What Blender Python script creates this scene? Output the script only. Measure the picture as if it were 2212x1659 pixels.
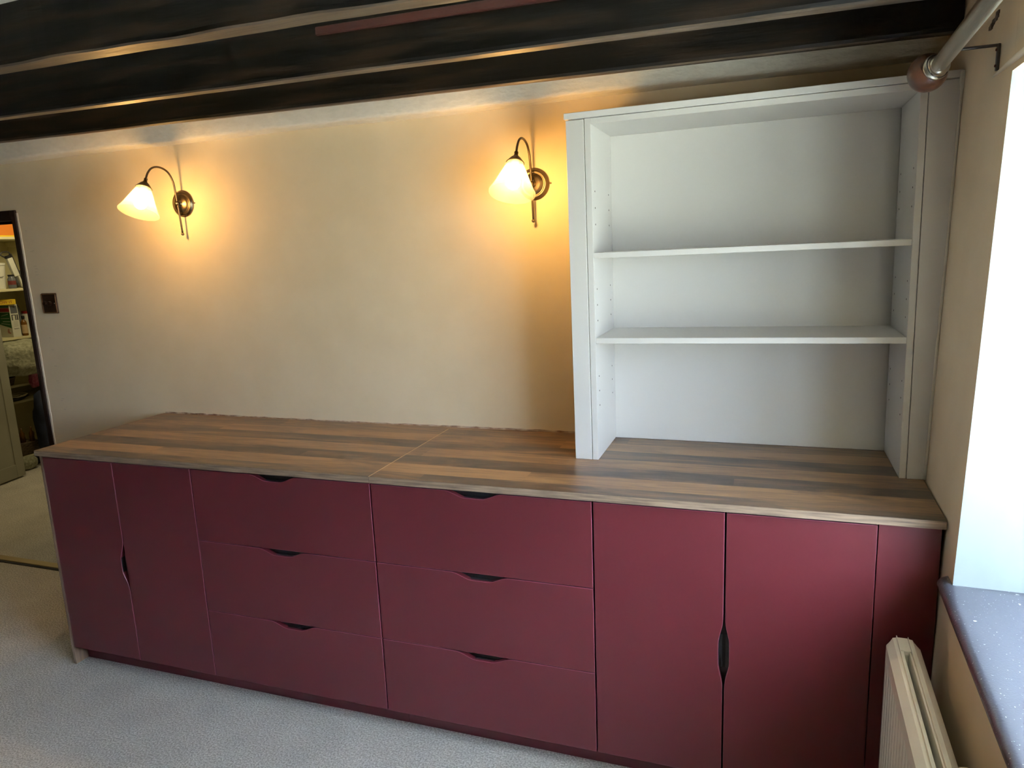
import bpy, bmesh, math, random
from mathutils import Vector, Matrix
random.seed(7)
S = bpy.context.scene
for o in list(bpy.data.objects): bpy.data.objects.remove(o, do_unlink=True)
C = S.collection
PI = math.pi

# ------------------------------------------------------------------ camera
FPX = 1539.92
yaw, pitch, roll = 0.3478, -0.188, -0.0416
fw = Vector((-math.sin(yaw)*math.cos(pitch), math.cos(yaw)*math.cos(pitch), math.sin(pitch)))
rt = fw.cross(Vector((0, 0, 1))).normalized(); up = rt.cross(fw)
c_, s_ = math.cos(roll), math.sin(roll)
rt, up = c_*rt + s_*up, -s_*rt + c_*up
cd = bpy.data.cameras.new('camera'); cam = bpy.data.objects.new('camera', cd); C.objects.link(cam)
cd.sensor_width = 36; cd.lens = 36*FPX/2212; cd.clip_start = 0.02
M = Matrix.Identity(4)
for i in range(3):
    M[i][0] = rt[i]; M[i][1] = up[i]; M[i][2] = -fw[i]; M[i][3] = (2.6592, -1.8847, 1.5983)[i]
cam.matrix_world = M
S.camera = cam
# ------------------------------------------------------------------ world, lights, exposure
S.view_settings.view_transform = 'Standard'; S.view_settings.look = 'None'
S.view_settings.gamma = 1; S.view_settings.use_curve_mapping = False
S.view_settings.exposure = 0.0
wd = bpy.data.worlds.new('overcast_sky'); S.world = wd; wd.use_nodes = True
nt = wd.node_tree; nt.nodes.clear()
wo = nt.nodes.new('ShaderNodeOutputWorld'); bg = nt.nodes.new('ShaderNodeBackground')
tc = nt.nodes.new('ShaderNodeTexCoord'); sp = nt.nodes.new('ShaderNodeSeparateXYZ'); rp = nt.nodes.new('ShaderNodeValToRGB')
mr = nt.nodes.new('ShaderNodeMapRange'); mr.inputs[1].default_value = -1; mr.inputs[2].default_value = 1
nt.links.new(tc.outputs['Generated'], sp.inputs[0]); nt.links.new(sp.outputs[2], mr.inputs[0])
nt.links.new(mr.outputs[0], rp.inputs[0]); nt.links.new(rp.outputs[0], bg.inputs[0]); nt.links.new(bg.outputs[0], wo.inputs[0])
e = rp.color_ramp.elements
e[0].position = 0.42; e[0].color = (0.29, 0.32, 0.27, 1)          # lawn and hedge below the horizon
e[1].position = 0.85; e[1].color = (0.60, 0.76, 1.0, 1)           # bright overcast sky
e2 = e.new(0.50); e2.color = (0.22, 0.26, 0.27, 1)
e3 = e.new(0.60); e3.color = (0.30, 0.38, 0.51, 1)
WORLD = 72.0
bg.inputs[1].default_value = WORLD
def area(name, loc, size, energy, col, rot):
    l = bpy.data.lights.new(name, 'AREA'); l.shape = 'RECTANGLE'; l.size, l.size_y = size; l.energy = energy; l.color = col
    o = bpy.data.objects.new(name, l); o.location = loc; o.rotation_euler = rot; C.objects.link(o); return o
def point(name, loc, energy, col, r=0.03):
    l = bpy.data.lights.new(name, 'POINT'); l.energy = energy; l.color = col; l.shadow_soft_size = r
    o = bpy.data.objects.new(name, l); o.location = loc; C.objects.link(o); return o
BULB = 300.0
BULBCOL = (1.0, 0.57, 0.18)
point('hall_lamp', (-2.35, 2.05, 2.02), 13.0, (1.0, 0.84, 0.50), 0.08)

# ------------------------------------------------------------------ material helpers
def mat(name, col, rough=0.5, metal=0.0, **kw):
    m = bpy.data.materials.new(name); m.use_nodes = True
    b = m.node_tree.nodes['Principled BSDF']
    b.inputs['Base Color'].default_value = (*col, 1); b.inputs['Roughness'].default_value = rough
    b.inputs['Metallic'].default_value = metal
    for k, v in kw.items():
        b.inputs[k.replace('_', ' ')].default_value = v
    return m
def N(m, t, **kw):
    n = m.node_tree.nodes.new(t)
    for k, v in kw.items(): setattr(n, k, v)
    return n
def LK(m, a, b): m.node_tree.links.new(a, b)
def BS(m): return m.node_tree.nodes['Principled BSDF']
def noise_mix(m, c1, c2, scale=(5, 5, 5), detail=4, lo=0.35, hi=0.65, bump=0.0, dist=0.002, rough=None, nscale=1.0):
    t = N(m, 'ShaderNodeTexCoord'); mp = N(m, 'ShaderNodeMapping'); mp.inputs['Scale'].default_value = scale
    no = N(m, 'ShaderNodeTexNoise'); no.inputs['Scale'].default_value = nscale; no.inputs['Detail'].default_value = detail
    r = N(m, 'ShaderNodeValToRGB')
    r.color_ramp.elements[0].position = lo; r.color_ramp.elements[0].color = (*c1, 1)
    r.color_ramp.elements[1].position = hi; r.color_ramp.elements[1].color = (*c2, 1)
    LK(m, t.outputs['Object'], mp.inputs[0]); LK(m, mp.outputs[0], no.inputs[0]); LK(m, no.outputs[0], r.inputs[0])
    LK(m, r.outputs[0], BS(m).inputs['Base Color'])
    if bump:
        b = N(m, 'ShaderNodeBump'); b.inputs['Strength'].default_value = bump; b.inputs['Distance'].default_value = dist
        LK(m, no.outputs[0], b.inputs['Height']); LK(m, b.outputs[0], BS(m).inputs['Normal'])
    if rough:
        q = N(m, 'ShaderNodeMapRange'); q.inputs[3].default_value = rough[0]; q.inputs[4].default_value = rough[1]
        LK(m, no.outputs[0], q.inputs[0]); LK(m, q.outputs[0], BS(m).inputs['Roughness'])
    return m

M_wall = noise_mix(mat('cream_emulsion', (0.78, 0.66, 0.47), 0.75), (0.675, 0.56, 0.385), (0.71, 0.595, 0.42), (3, 3, 3), 6, bump=0.25, dist=0.003, nscale=2.0)
M_wall_r = noise_mix(mat('cream_emulsion_side', (0.78, 0.66, 0.47), 0.75), (0.67, 0.56, 0.40), (0.71, 0.60, 0.44), (3, 3, 3), 6, bump=0.25, dist=0.004, nscale=2.0)
M_plaster = noise_mix(mat('rough_white_plaster', (0.8, 0.78, 0.72), 0.6), (0.78, 0.76, 0.70), (0.84, 0.82, 0.76), (30, 60, 60), 6, bump=0.8, dist=0.006, nscale=1.0)
M_ceil = noise_mix(mat('ceiling_plaster', (0.8, 0.78, 0.73), 0.7), (0.76, 0.73, 0.66), (0.8, 0.77, 0.7), (4, 4, 4), 5, bump=0.3)
M_reveal = noise_mix(mat('darkened_gloss_reveal', (0.85, 0.87, 0.86), 0.35), (0.26, 0.295, 0.31), (0.28, 0.32, 0.335), (10, 10, 4), 5, bump=0.12, dist=0.003)  # colour set darker than white paint to hold back the strong daylight
M_white = mat('white_laminate', (0.71, 0.69, 0.66), 0.42)
M_whiteE = mat('white_laminate_edge', (0.77, 0.755, 0.73), 0.38)
M_caulk = mat('white_caulk', (0.78, 0.74, 0.65), 0.6)
M_hole = mat('dark_hole', (0.06, 0.05, 0.045), 0.9)
M_burg = noise_mix(mat('burgundy_laminate', (0.13, 0.014, 0.026), 0.42, Specular_IOR_Level=0.5), (0.076, 0.0056, 0.0088), (0.088, 0.0068, 0.0106), (2, 2, 2), 4, rough=(0.44, 0.52))
M_burgE = mat('burgundy_edge', (0.22, 0.055, 0.085), 0.35)
M_carc = mat('carcass_black', (0.012, 0.009, 0.010), 0.7)
M_handle = noise_mix(mat('black_handle', (0.012, 0.012, 0.014), 0.45), (0.008, 0.008, 0.009), (0.03, 0.033, 0.036), (900, 900, 900), 1, 0.6, 0.72)
M_handle2 = mat('black_handle_lip', (0.035, 0.04, 0.045), 0.4)
M_bronze = mat('antique_brass', (0.19, 0.145, 0.092), 0.32, 1.0)
M_bronze2 = mat('antique_brass_dark', (0.085, 0.064, 0.042), 0.38, 1.0)
M_steel = noise_mix(mat('brushed_steel', (0.6, 0.57, 0.5), 0.28, 1.0), (0.56, 0.52, 0.45), (0.66, 0.63, 0.56), (40, 2, 40), 3)
M_iron = mat('dark_iron', (0.07, 0.065, 0.065), 0.45, 0.6)
M_ball = noise_mix(mat('varnished_wood_ball', (0.3, 0.1, 0.05), 0.28), (0.035, 0.014, 0.008), (0.15, 0.055, 0.028), (9, 40, 9), 5, 0.3, 0.7)
M_rad = mat('cream_white_radiator', (0.86, 0.84, 0.77), 0.32)
M_frame = noise_mix(mat('dark_door_frame', (0.03, 0.014, 0.012), 0.6, Specular_IOR_Level=0.2), (0.010, 0.005, 0.004), (0.022, 0.010, 0.008), (20, 20, 3), 4)
M_olive = noise_mix(mat('hall_door_paint', (0.42, 0.42, 0.34), 0.5), (0.36, 0.36, 0.29), (0.42, 0.42, 0.34), (3, 3, 3), 3)
M_cup = mat('cupboard_cream', (0.68, 0.63, 0.38), 0.6)
M_hallw = mat('hall_wall', (0.50, 0.47, 0.36), 0.8)
M_sw = mat('bronze_switch_plate', (0.035, 0.016, 0.009), 0.35, 0.7)
M_swE = mat('bronze_rope_edge', (0.34, 0.20, 0.11), 0.35, 1.0)

def wood_worktop(name, bright=0.67, edge=False):
    m = mat(name, (0.3, 0.16, 0.08), 0.36)
    t = N(m, 'ShaderNodeTexCoord'); s = N(m, 'ShaderNodeSeparateXYZ'); LK(m, t.outputs['Object'], s.inputs[0])
    def M_(op, a, b=None):
        n = N(m, 'ShaderNodeMath', operation=op)
        for i, v in enumerate((a, b)):
            if v is None: continue
            if isinstance(v, (int, float)): n.inputs[i].default_value = v
            else: LK(m, v, n.inputs[i])
        return n.outputs[0]
    pid = M_('FLOOR', M_('DIVIDE', M_('ADD', s.outputs[1], 0.03), 0.0925))
    w = N(m, 'ShaderNodeTexWhiteNoise', noise_dimensions='1D'); LK(m, pid, w.inputs['W'])
    seg = M_('FLOOR', M_('ADD', M_('DIVIDE', s.outputs[0], 1.9), M_('MULTIPLY', w.outputs[0], 5.0)))
    w2 = N(m, 'ShaderNodeTexWhiteNoise', noise_dimensions='2D')
    cb = N(m, 'ShaderNodeCombineXYZ'); LK(m, pid, cb.inputs[0]); LK(m, seg, cb.inputs[1]); LK(m, cb.outputs[0], w2.inputs['Vector'])
    # figure: long stretched noise, displaced per plank
    co = N(m, 'ShaderNodeCombineXYZ'); LK(m, M_('ADD', M_('MULTIPLY', s.outputs[0], 1.7), M_('MULTIPLY', w2.outputs[0], 31.0)), co.inputs[0])
    LK(m, M_('MULTIPLY', s.outputs[1], 9.0), co.inputs[1]); LK(m, M_('MULTIPLY', s.outputs[2], 15.0), co.inputs[2])
    n1 = N(m, 'ShaderNodeTexNoise'); n1.inputs['Scale'].default_value = 1.1; n1.inputs['Detail'].default_value = 5; n1.inputs['Distortion'].default_value = 1.9
    LK(m, co.outputs[0], n1.inputs[0])
    cf = N(m, 'ShaderNodeCombineXYZ'); LK(m, M_('MULTIPLY', s.outputs[0], 7.0), cf.inputs[0]); LK(m, M_('MULTIPLY', s.outputs[1], 190.0), cf.inputs[1]); LK(m, M_('MULTIPLY', s.outputs[2], 190.0), cf.inputs[2])
    n2 = N(m, 'ShaderNodeTexNoise'); n2.inputs['Scale'].default_value = 1.0; n2.inputs['Detail'].default_value = 6; n2.inputs['Distortion'].default_value = 0.6; LK(m, cf.outputs[0], n2.inputs[0])
    ck = N(m, 'ShaderNodeCombineXYZ'); LK(m, M_('ADD', M_('MULTIPLY', s.outputs[0], 4.5), M_('MULTIPLY', w2.outputs[0], 17.0)), ck.inputs[0]); LK(m, M_('MULTIPLY', s.outputs[1], 34.0), ck.inputs[1]); LK(m, M_('MULTIPLY', s.outputs[2], 30.0), ck.inputs[2])
    n3 = N(m, 'ShaderNodeTexNoise'); n3.inputs['Scale'].default_value = 1.0; n3.inputs['Detail'].default_value = 3; n3.inputs['Distortion'].default_value = 2.2; LK(m, ck.outputs[0], n3.inputs[0])
    parity = M_('MODULO', M_('ABSOLUTE', pid), 2.0)
    tone = M_('ADD', M_('MULTIPLY', w2.outputs[0], 0.30), M_('MULTIPLY', parity, 0.22))
    ring = M_('MULTIPLY', M_('SINE', M_('MULTIPLY', n1.outputs[0], 75.0)), 0.022)
    val = M_('ADD', M_('ADD', ring, M_('MULTIPLY', n1.outputs[0], 1.0)), M_('ADD', tone, M_('ADD', M_('MULTIPLY', n2.outputs[0], 0.46), M_('MULTIPLY', M_('SUBTRACT', n3.outputs[0], 0.5), 0.42))))
    r = N(m, 'ShaderNodeValToRGB'); LK(m, M_('DIVIDE', val, 1.42), r.inputs[0])
    el = r.color_ramp.elements
    k = bright
    el[0].position = 0.47; el[0].color = (0.060*k, 0.042*k, 0.033*k, 1)
    el[1].position = 0.90; el[1].color = (0.42*k, 0.235*k, 0.105*k, 1)
    q = el.new(0.62); q.color = (0.13*k, 0.083*k, 0.053*k, 1)
    q = el.new(0.74); q.color = (0.25*k, 0.142*k, 0.070*k, 1)
    LK(m, r.outputs[0], BS(m).inputs['Base Color'])
    b = N(m, 'ShaderNodeBump'); b.inputs['Strength'].default_value = 0.12; b.inputs['Distance'].default_value = 0.0008
    LK(m, n2.outputs[0], b.inputs['Height']); LK(m, b.outputs[0], BS(m).inputs['Normal'])
    return m
M_wt = wood_worktop('walnut_plank_laminate')
M_wte = noise_mix(mat('walnut_edge_band', (0.24, 0.16, 0.1), 0.5), (0.10, 0.067, 0.043), (0.26, 0.18, 0.115), (9, 60, 160), 6, 0.3, 0.66)
M_panel = noise_mix(mat('walnut_end_panel', (0.24, 0.16, 0.1), 0.5), (0.10, 0.062, 0.038), (0.24, 0.155, 0.095), (130, 60, 5), 6, 0.3, 0.66)

def beam_mat(name, c1, c2, rough, spec=0.5):
    m = mat(name, c1, 0.4, Specular_IOR_Level=spec)
    noise_mix(m, c1, c2, (3.0, 30, 30), 8, 0.46, 0.8, bump=0.8, dist=0.004, rough=rough, nscale=1.0)
    return m
M_beam = beam_mat('black_stained_timber', (0.003, 0.0025, 0.002), (0.032, 0.018, 0.009), (0.38, 0.65), 0.22)
M_beamU = beam_mat('brown_underside', (0.05, 0.036, 0.025), (0.17, 0.125, 0.085), (0.36, 0.6))  # lighter and browner than the beam sides
M_batten = beam_mat('red_brown_batten', (0.045, 0.010, 0.007), (0.075, 0.018, 0.012), (0.35, 0.5))
M_rot = noise_mix(mat('broken_timber', (0.1, 0.06, 0.04), 0.8), (0.03, 0.018, 0.012), (0.22, 0.16, 0.13), (60, 60, 60), 4, bump=1.0, dist=0.01)

def sill_mat():
    m = mat('black_gloss_sill', (0.018, 0.014, 0.016), 0.30, Coat_Weight=0.6, Coat_Roughness=0.22)
    t = N(m, 'ShaderNodeTexCoord')
    v = N(m, 'ShaderNodeTexNoise'); v.inputs['Scale'].default_value = 230; v.inputs['Detail'].default_value = 2; LK(m, t.outputs['Object'], v.inputs[0])
    v2 = N(m, 'ShaderNodeTexNoise'); v2.inputs['Scale'].default_value = 38; v2.inputs['Detail'].default_value = 2; LK(m, t.outputs['Object'], v2.inputs[0])
    r = N(m, 'ShaderNodeValToRGB'); r.color_ramp.elements[0].position = 0.70; r.color_ramp.elements[1].position = 0.74; LK(m, v.outputs[0], r.inputs[0])
    r2 = N(m, 'ShaderNodeValToRGB'); r2.color_ramp.elements[0].position = 0.73; r2.color_ramp.elements[1].position = 0.75; LK(m, v2.outputs[0], r2.inputs[0])
    mx = N(m, 'ShaderNodeMath', operation='MAXIMUM'); LK(m, r.outputs[0], mx.inputs[0]); LK(m, r2.outputs[0], mx.inputs[1])
    mc = N(m, 'ShaderNodeMix', data_type='RGBA'); LK(m, mx.outputs[0], mc.inputs[0])
    mc.inputs[6].default_value = (0.060, 0.060, 0.074, 1); mc.inputs[7].default_value = (0.62, 0.62, 0.60, 1)
    LK(m, mc.outputs[2], BS(m).inputs['Base Color'])
    b = N(m, 'ShaderNodeBump'); b.inputs['Strength'].default_value = 0.5; b.inputs['Distance'].default_value = 0.001; LK(m, v.outputs[0], b.inputs['Height'])
    LK(m, b.outputs[0], BS(m).inputs['Normal'])
    return m
M_sill = sill_mat()

def carpet_mat():
    m = mat('beige_twist_carpet', (0.5, 0.46, 0.4), 0.95)
    t = N(m, 'ShaderNodeTexCoord')
    n1 = N(m, 'ShaderNodeTexNoise'); n1.inputs['Scale'].default_value = 165; n1.inputs['Detail'].default_value = 3; LK(m, t.outputs['Object'], n1.inputs[0])
    n2 = N(m, 'ShaderNodeTexNoise'); n2.inputs['Scale'].default_value = 6; n2.inputs['Detail'].default_value = 4; LK(m, t.outputs['Object'], n2.inputs[0])
    r = N(m, 'ShaderNodeValToRGB'); LK(m, n1.outputs[0], r.inputs[0])
    r.color_ramp.elements[0].position = 0.36; r.color_ramp.elements[0].color = (0.46, 0.43, 0.385, 1)
    r.color_ramp.elements[1].position = 0.66; r.color_ramp.elements[1].color = (0.90, 0.87, 0.82, 1)
    r2 = N(m, 'ShaderNodeValToRGB'); LK(m, n2.outputs[0], r2.inputs[0])
    r2.color_ramp.elements[0].position = 0.3; r2.color_ramp.elements[0].color = (0.86, 0.86, 0.86, 1); r2.color_ramp.elements[1].position = 0.7; r2.color_ramp.elements[1].color = (1, 1, 1, 1)
    mx = N(m, 'ShaderNodeMix', data_type='RGBA', blend_type='MULTIPLY'); mx.inputs[0].default_value = 1
    LK(m, r.outputs[0], mx.inputs[6]); LK(m, r2.outputs[0], mx.inputs[7]); LK(m, mx.outputs[2], BS(m).inputs['Base Color'])
    b = N(m, 'ShaderNodeBump'); b.inputs['Strength'].default_value = 0.8; b.inputs['Distance'].default_value = 0.004
    LK(m, n1.outputs[0], b.inputs['Height']); LK(m, b.outputs[0], BS(m).inputs['Normal'])
    return m
M_carpet = carpet_mat()

def emis(name, col, strength):
    m = bpy.data.materials.new(name); m.use_nodes = True; n = m.node_tree; n.nodes.clear()
    o = n.nodes.new('ShaderNodeOutputMaterial'); e = n.nodes.new('ShaderNodeEmission')
    e.inputs[0].default_value = (*col, 1); e.inputs[1].default_value = strength; n.links.new(e.outputs[0], o.inputs[0]); return m
M_bulb = emis('glowing_bulb', BULBCOL, BULB)
def shade_mat():
    m = bpy.data.materials.new('frosted_glass_shade'); m.use_nodes = True; n = m.node_tree; n.nodes.clear()
    o = n.nodes.new('ShaderNodeOutputMaterial')
    tr = n.nodes.new('ShaderNodeBsdfTranslucent'); tr.inputs[0].default_value = (0.97, 0.95, 0.88, 1)
    df = n.nodes.new('ShaderNodeBsdfDiffuse'); df.inputs[0].default_value = (0.85, 0.82, 0.7, 1)
    gl = n.nodes.new('ShaderNodeBsdfGlossy'); gl.inputs['Roughness'].default_value = 0.25
    m1 = n.nodes.new('ShaderNodeMixShader'); m1.inputs[0].default_value = 0.4
    m2 = n.nodes.new('ShaderNodeMixShader'); m2.inputs[0].default_value = 0.05
    tp = n.nodes.new('ShaderNodeBsdfTransparent'); tp.inputs[0].default_value = (1, 0.97, 0.9, 1)
    m3 = n.nodes.new('ShaderNodeMixShader'); m3.inputs[0].default_value = 0.88
    n.links.new(tr.outputs[0], m1.inputs[1]); n.links.new(df.outputs[0], m1.inputs[2]); n.links.new(m1.outputs[0], m2.inputs[1]); n.links.new(gl.outputs[0], m2.inputs[2])
    n.links.new(m2.outputs[0], m3.inputs[1]); n.links.new(tp.outputs[0], m3.inputs[2]); n.links.new(m3.outputs[0], o.inputs[0])
    return m
M_shade = shade_mat()

# ------------------------------------------------------------------ geometry helpers
def link_mesh(name, bm, m, parent=None, smooth=False, bevel=0.0, seg=1, second=None):
    bmesh.ops.recalc_face_normals(bm, faces=bm.faces)
    if smooth:
        for f in bm.faces: f.smooth = True
    me = bpy.data.meshes.new(name); bm.to_mesh(me); bm.free()
    o = bpy.data.objects.new(name, me); C.objects.link(o)
    me.materials.append(m)
    if second: me.materials.append(second)
    if parent: o.parent = parent
    if bevel:
        b = o.modifiers.new('bevel', 'BEVEL'); b.width = bevel; b.segments = seg; b.limit_method = 'ANGLE'; b.angle_limit = 0.6
        if second: b.material = 1
    return o
def tag(o, label=None, cat=None, group=None, kind=None):
    if label: o['label'] = label
    if cat: o['category'] = cat
    if group: o['group'] = group
    if kind: o['kind'] = kind
    return o
def thing(name, label, cat, loc=(0, 0, 0), group=None):
    o = bpy.data.objects.new(name, None); C.objects.link(o); o.location = loc; o.empty_display_size = 0.05
    return tag(o, label, cat, group)
def box(bm, x0, x1, y0, y1, z0, z1, mi=0):
    vs = [bm.verts.new((x, y, z)) for x in (x0, x1) for y in (y0, y1) for z in (z0, z1)]
    for q in ((0, 1, 3, 2), (4, 6, 7, 5), (0, 4, 5, 1), (2, 3, 7, 6), (0, 2, 6, 4), (1, 5, 7, 3)):
        f = bm.faces.new([vs[i] for i in q]); f.material_index = mi
    return vs
def mbox(name, x0, x1, y0, y1, z0, z1, m, parent=None, bevel=0.0, seg=1, off=(0, 0, 0)):
    bm = bmesh.new(); box(bm, x0-off[0], x1-off[0], y0-off[1], y1-off[1], z0-off[2], z1-off[2])
    return link_mesh(name, bm, m, parent, bevel=bevel, seg=seg)
def prism(bm, pts, axis, a, b, mi=0):
    """extrude polygon pts (2D) along axis from a to b"""
    def P(p, t):
        if axis == 'x': return (t, p[0], p[1])
        if axis == 'y': return (p[0], t, p[1])
        return (p[0], p[1], t)
    A = [bm.verts.new(P(p, a)) for p in pts]; B = [bm.verts.new(P(p, b)) for p in pts]
    n = len(pts)
    f = bm.faces.new(A); f.material_index = mi; f = bm.faces.new(list(reversed(B))); f.material_index = mi
    for i in range(n):
        f = bm.faces.new((A[i], B[i], B[(i+1) % n], A[(i+1) % n])); f.material_index = mi
def hexa(bm, lo, hi):
    """general 8 corner block; lo / hi = 4 points each, same winding"""
    A = [bm.verts.new(p) for p in lo]; B = [bm.verts.new(p) for p in hi]
    bm.faces.new(A); bm.faces.new(list(reversed(B)))
    for i in range(4): bm.faces.new((A[i], B[i], B[(i+1) % 4], A[(i+1) % 4]))
def lathe(bm, prof, mat4=None, seg=32, close=False):
    rings = []
    mat4 = mat4 or Matrix.Identity(4)
    for r, h in prof:
        if r < 1e-6: rings.append([bm.verts.new(mat4 @ Vector((0, 0, h)))])
        else: rings.append([bm.verts.new(mat4 @ Vector((r*math.cos(2*PI*i/seg), r*math.sin(2*PI*i/seg), h))) for i in range(seg)])
    pairs = list(zip(rings, rings[1:]))
    if close: pairs.append((rings[-1], rings[0]))
    for a, b in pairs:
        for i in range(seg):
            j = (i+1) % seg
            if len(a) == 1 and len(b) == 1: continue
            if len(a) == 1: bm.faces.new((a[0], b[i], b[j]))
            elif len(b) == 1: bm.faces.new((a[i], b[0], a[j]))
            else: bm.faces.new((a[i], b[i], b[j], a[j]))
def tube(bm, pts, r, seg=12, radii=None):
    pts = [Vector(p) for p in pts]; rings = []
    nrm = None
    for i, p in enumerate(pts):
        t = (pts[min(i+1, len(pts)-1)] - pts[max(i-1, 0)]).normalized()
        if nrm is None:
            nrm = t.cross(Vector((0.13, 0.31, 0.94)))
            if nrm.length < 0.1: nrm = t.cross(Vector((1, 0, 0)))
        nrm = (nrm - t*nrm.dot(t)).normalized(); bn = t.cross(nrm)
        rr = radii[i] if radii else r
        rings.append([bm.verts.new(p + rr*(math.cos(2*PI*k/seg)*nrm + math.sin(2*PI*k/seg)*bn)) for k in range(seg)])
    for a, b in zip(rings, rings[1:]):
        for i in range(seg):
            j = (i+1) % seg; bm.faces.new((a[i], a[j], b[j], b[i]))
    bm.faces.new(rings[0]); bm.faces.new(list(reversed(rings[-1])))
def axis_mat(origin, direction):
    d = Vector(direction).normalized()
    q = Vector((0, 0, 1)).rotation_difference(d)
    return Matrix.Translation(Vector(origin)) @ q.to_matrix().to_4x4()
def spline(pts, n=6):
    out = []
    P = [Vector(p) for p in pts]; P = [2*P[0]-P[1]] + P + [2*P[-1]-P[-2]]
    for i in range(1, len(P)-2):
        for k in range(n):
            t = k/n; a, b, c, d = P[i-1], P[i], P[i+1], P[i+2]
            out.append(0.5*((2*b)+(c-a)*t+(2*a-5*b+4*c-d)*t*t+(3*b-a-3*c+d)*t**3))
    out.append(P[-2]); return out
def text_mesh(name, s, size, m, parent, mw, depth=0.0004):
    cu = bpy.data.curves.new(name, 'FONT'); cu.body = s; cu.size = size; cu.extrude = depth; cu.align_x = 'CENTER'; cu.align_y = 'CENTER'
    tmp = bpy.data.objects.new('tmp', cu); C.objects.link(tmp)
    dg = bpy.context.evaluated_depsgraph_get(); me = bpy.data.meshes.new_from_object(tmp.evaluated_get(dg))
    bpy.data.objects.remove(tmp, do_unlink=True)
    me.transform(mw); me.materials.clear(); me.materials.append(m)
    o = bpy.data.objects.new(name, me); C.objects.link(o); o.parent = parent; return o
def struct(o): o['kind'] = 'structure'; return o

# ------------------------------------------------------------------ key dimensions (metres)
WY = 0.6306                       # back wall face
ZW, ZU = 0.9090, 0.8878           # worktop top / underside
XL, X1, X2, X3, X4, X5, X6, X7 = 0.0328, 0.3872, 0.7539, 1.4805, 2.2035, 2.5680, 2.9345, 3.0745
ZB, ZT = 0.0779, 0.8800
CEIL = 2.262
def rx(y, z): return 3.083 + 0.024*(y+0.05) + 0.021*(z-0.9)   # right wall face, a little out of true

# ------------------------------------------------------------------ the room
struct(mbox('floor', -4.2, 3.9, -6.5, 3.4, -0.06, 0.0, M_carpet))
struct(mbox('ceiling', -4.2, 3.9, -6.5, 3.4, CEIL, CEIL+0.05, M_ceil))
# back wall with a doorway at its left end
bm = bmesh.new()
box(bm, -0.755, 3.5, WY, WY+0.13, 0, CEIL)
box(bm, -4.1, -1.62, WY, WY+0.13, 0, CEIL)
box(bm, -1.62, -0.755, WY, WY+0.13, 1.845, CEIL)
wb = struct(link_mesh('wall_back', bm, M_wall))
# pencil marks left on the plaster beside the door frame
bm = bmesh.new()
for px, pz, w in ((-.70, 1.775, .012), (-.69, 1.676, .022), (-.672, 1.68, .012), (-.68, 1.607, .018), (-.676, 1.594, .02), (-.678, 1.58, .018), (-.676, 1.565, .02),
                  (-.655, 1.26, .014), (-.653, 1.20, .016), (-.65, 1.12, .02), (-.655, 1.045, .02), (-.648, 1.035, .016), (-.64, .955, .02), (-.645, .945, .014), (-.635, .90, .014)):
    box(bm, px, px+w, WY-0.0004, WY+0.001, pz, pz+0.0012)
o = link_mesh('pencil_mark', bm, mat('pencil_grey', (0.43, 0.35, 0.25), 0.8), wb); o['kind'] = 'stuff'
# smears of dirt low on the wall above the worktop joint
# right wall, leaning slightly, with the window opening
YR0, YR1, ZS, ZH = -0.108, -1.65, 0.79, 1.901
def yr(z): return -0.108 - 0.037*(z-ZS)/1.11
def wallpatch(bm, y0, y1, z0, z1, thick=0.42, ya=None, yb=None):
    ys = (y0, y1)
    def c(y, z): return (rx(y, z), y, z)
    A = [c(y0, z0), c(y1, z0), c(y1, z1), c(y0, z1)]
    hexa(bm, A, [(3.55, p[1], p[2]) for p in A])
bm = bmesh.new()
A = [(rx(0.9, 0), 0.9, 0), (rx(YR0, 0), YR0, 0), (rx(-0.11, ZS), yr(ZS), ZS), (rx(-.15, ZH), yr(ZH), ZH), (rx(-.15, CEIL), yr(ZH), CEIL), (rx(0.9, CEIL), 0.9, CEIL)]
va = [bm.verts.new(p) for p in A]; vb = [bm.verts.new((3.55, p[1]-0.012, p[2])) for p in A]
bm.faces.new(va); bm.faces.new(list(reversed(vb)))
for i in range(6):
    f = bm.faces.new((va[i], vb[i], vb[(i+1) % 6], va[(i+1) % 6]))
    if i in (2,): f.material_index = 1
for (y0, y1, z0, z1) in ((YR0, YR1, 0, ZS-0.04), (yr(ZH), YR1, ZH, CEIL), (YR1, -6.5, 0, CEIL)):
    A = [(rx(y0, z0), y0, z0), (rx(y1, z0), y1, z0), (rx(y1, z1), y1, z1), (rx(y0, z1), y0, z1)]
    hexa(bm, A, [(3.55, p[1], p[2]) for p in A])
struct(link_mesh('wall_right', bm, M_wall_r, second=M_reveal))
struct(mbox('wall_left', -4.2, -4.1, -6.5, WY, 0, CEIL, M_wall))
struct(mbox('wall_front', -4.2, 3.6, -6.6, -6.5, 0, CEIL, M_wall))
# window in the right wall
bm = bmesh.new()
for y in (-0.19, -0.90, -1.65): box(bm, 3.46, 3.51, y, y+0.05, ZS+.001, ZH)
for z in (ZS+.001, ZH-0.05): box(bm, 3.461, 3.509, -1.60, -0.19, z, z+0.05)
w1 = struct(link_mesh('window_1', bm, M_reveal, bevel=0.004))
M_glass = mat('window_glass', (1, 1, 1), 0.0, Transmission_Weight=1.0, IOR=1.02)
for i, (a, b) in enumerate(((-1.60, -0.90), (-0.85, -0.19))):
    mbox('pane', 3.483, 3.487, a, b, ZS+.051, ZH-.05, M_glass, w1)
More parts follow.
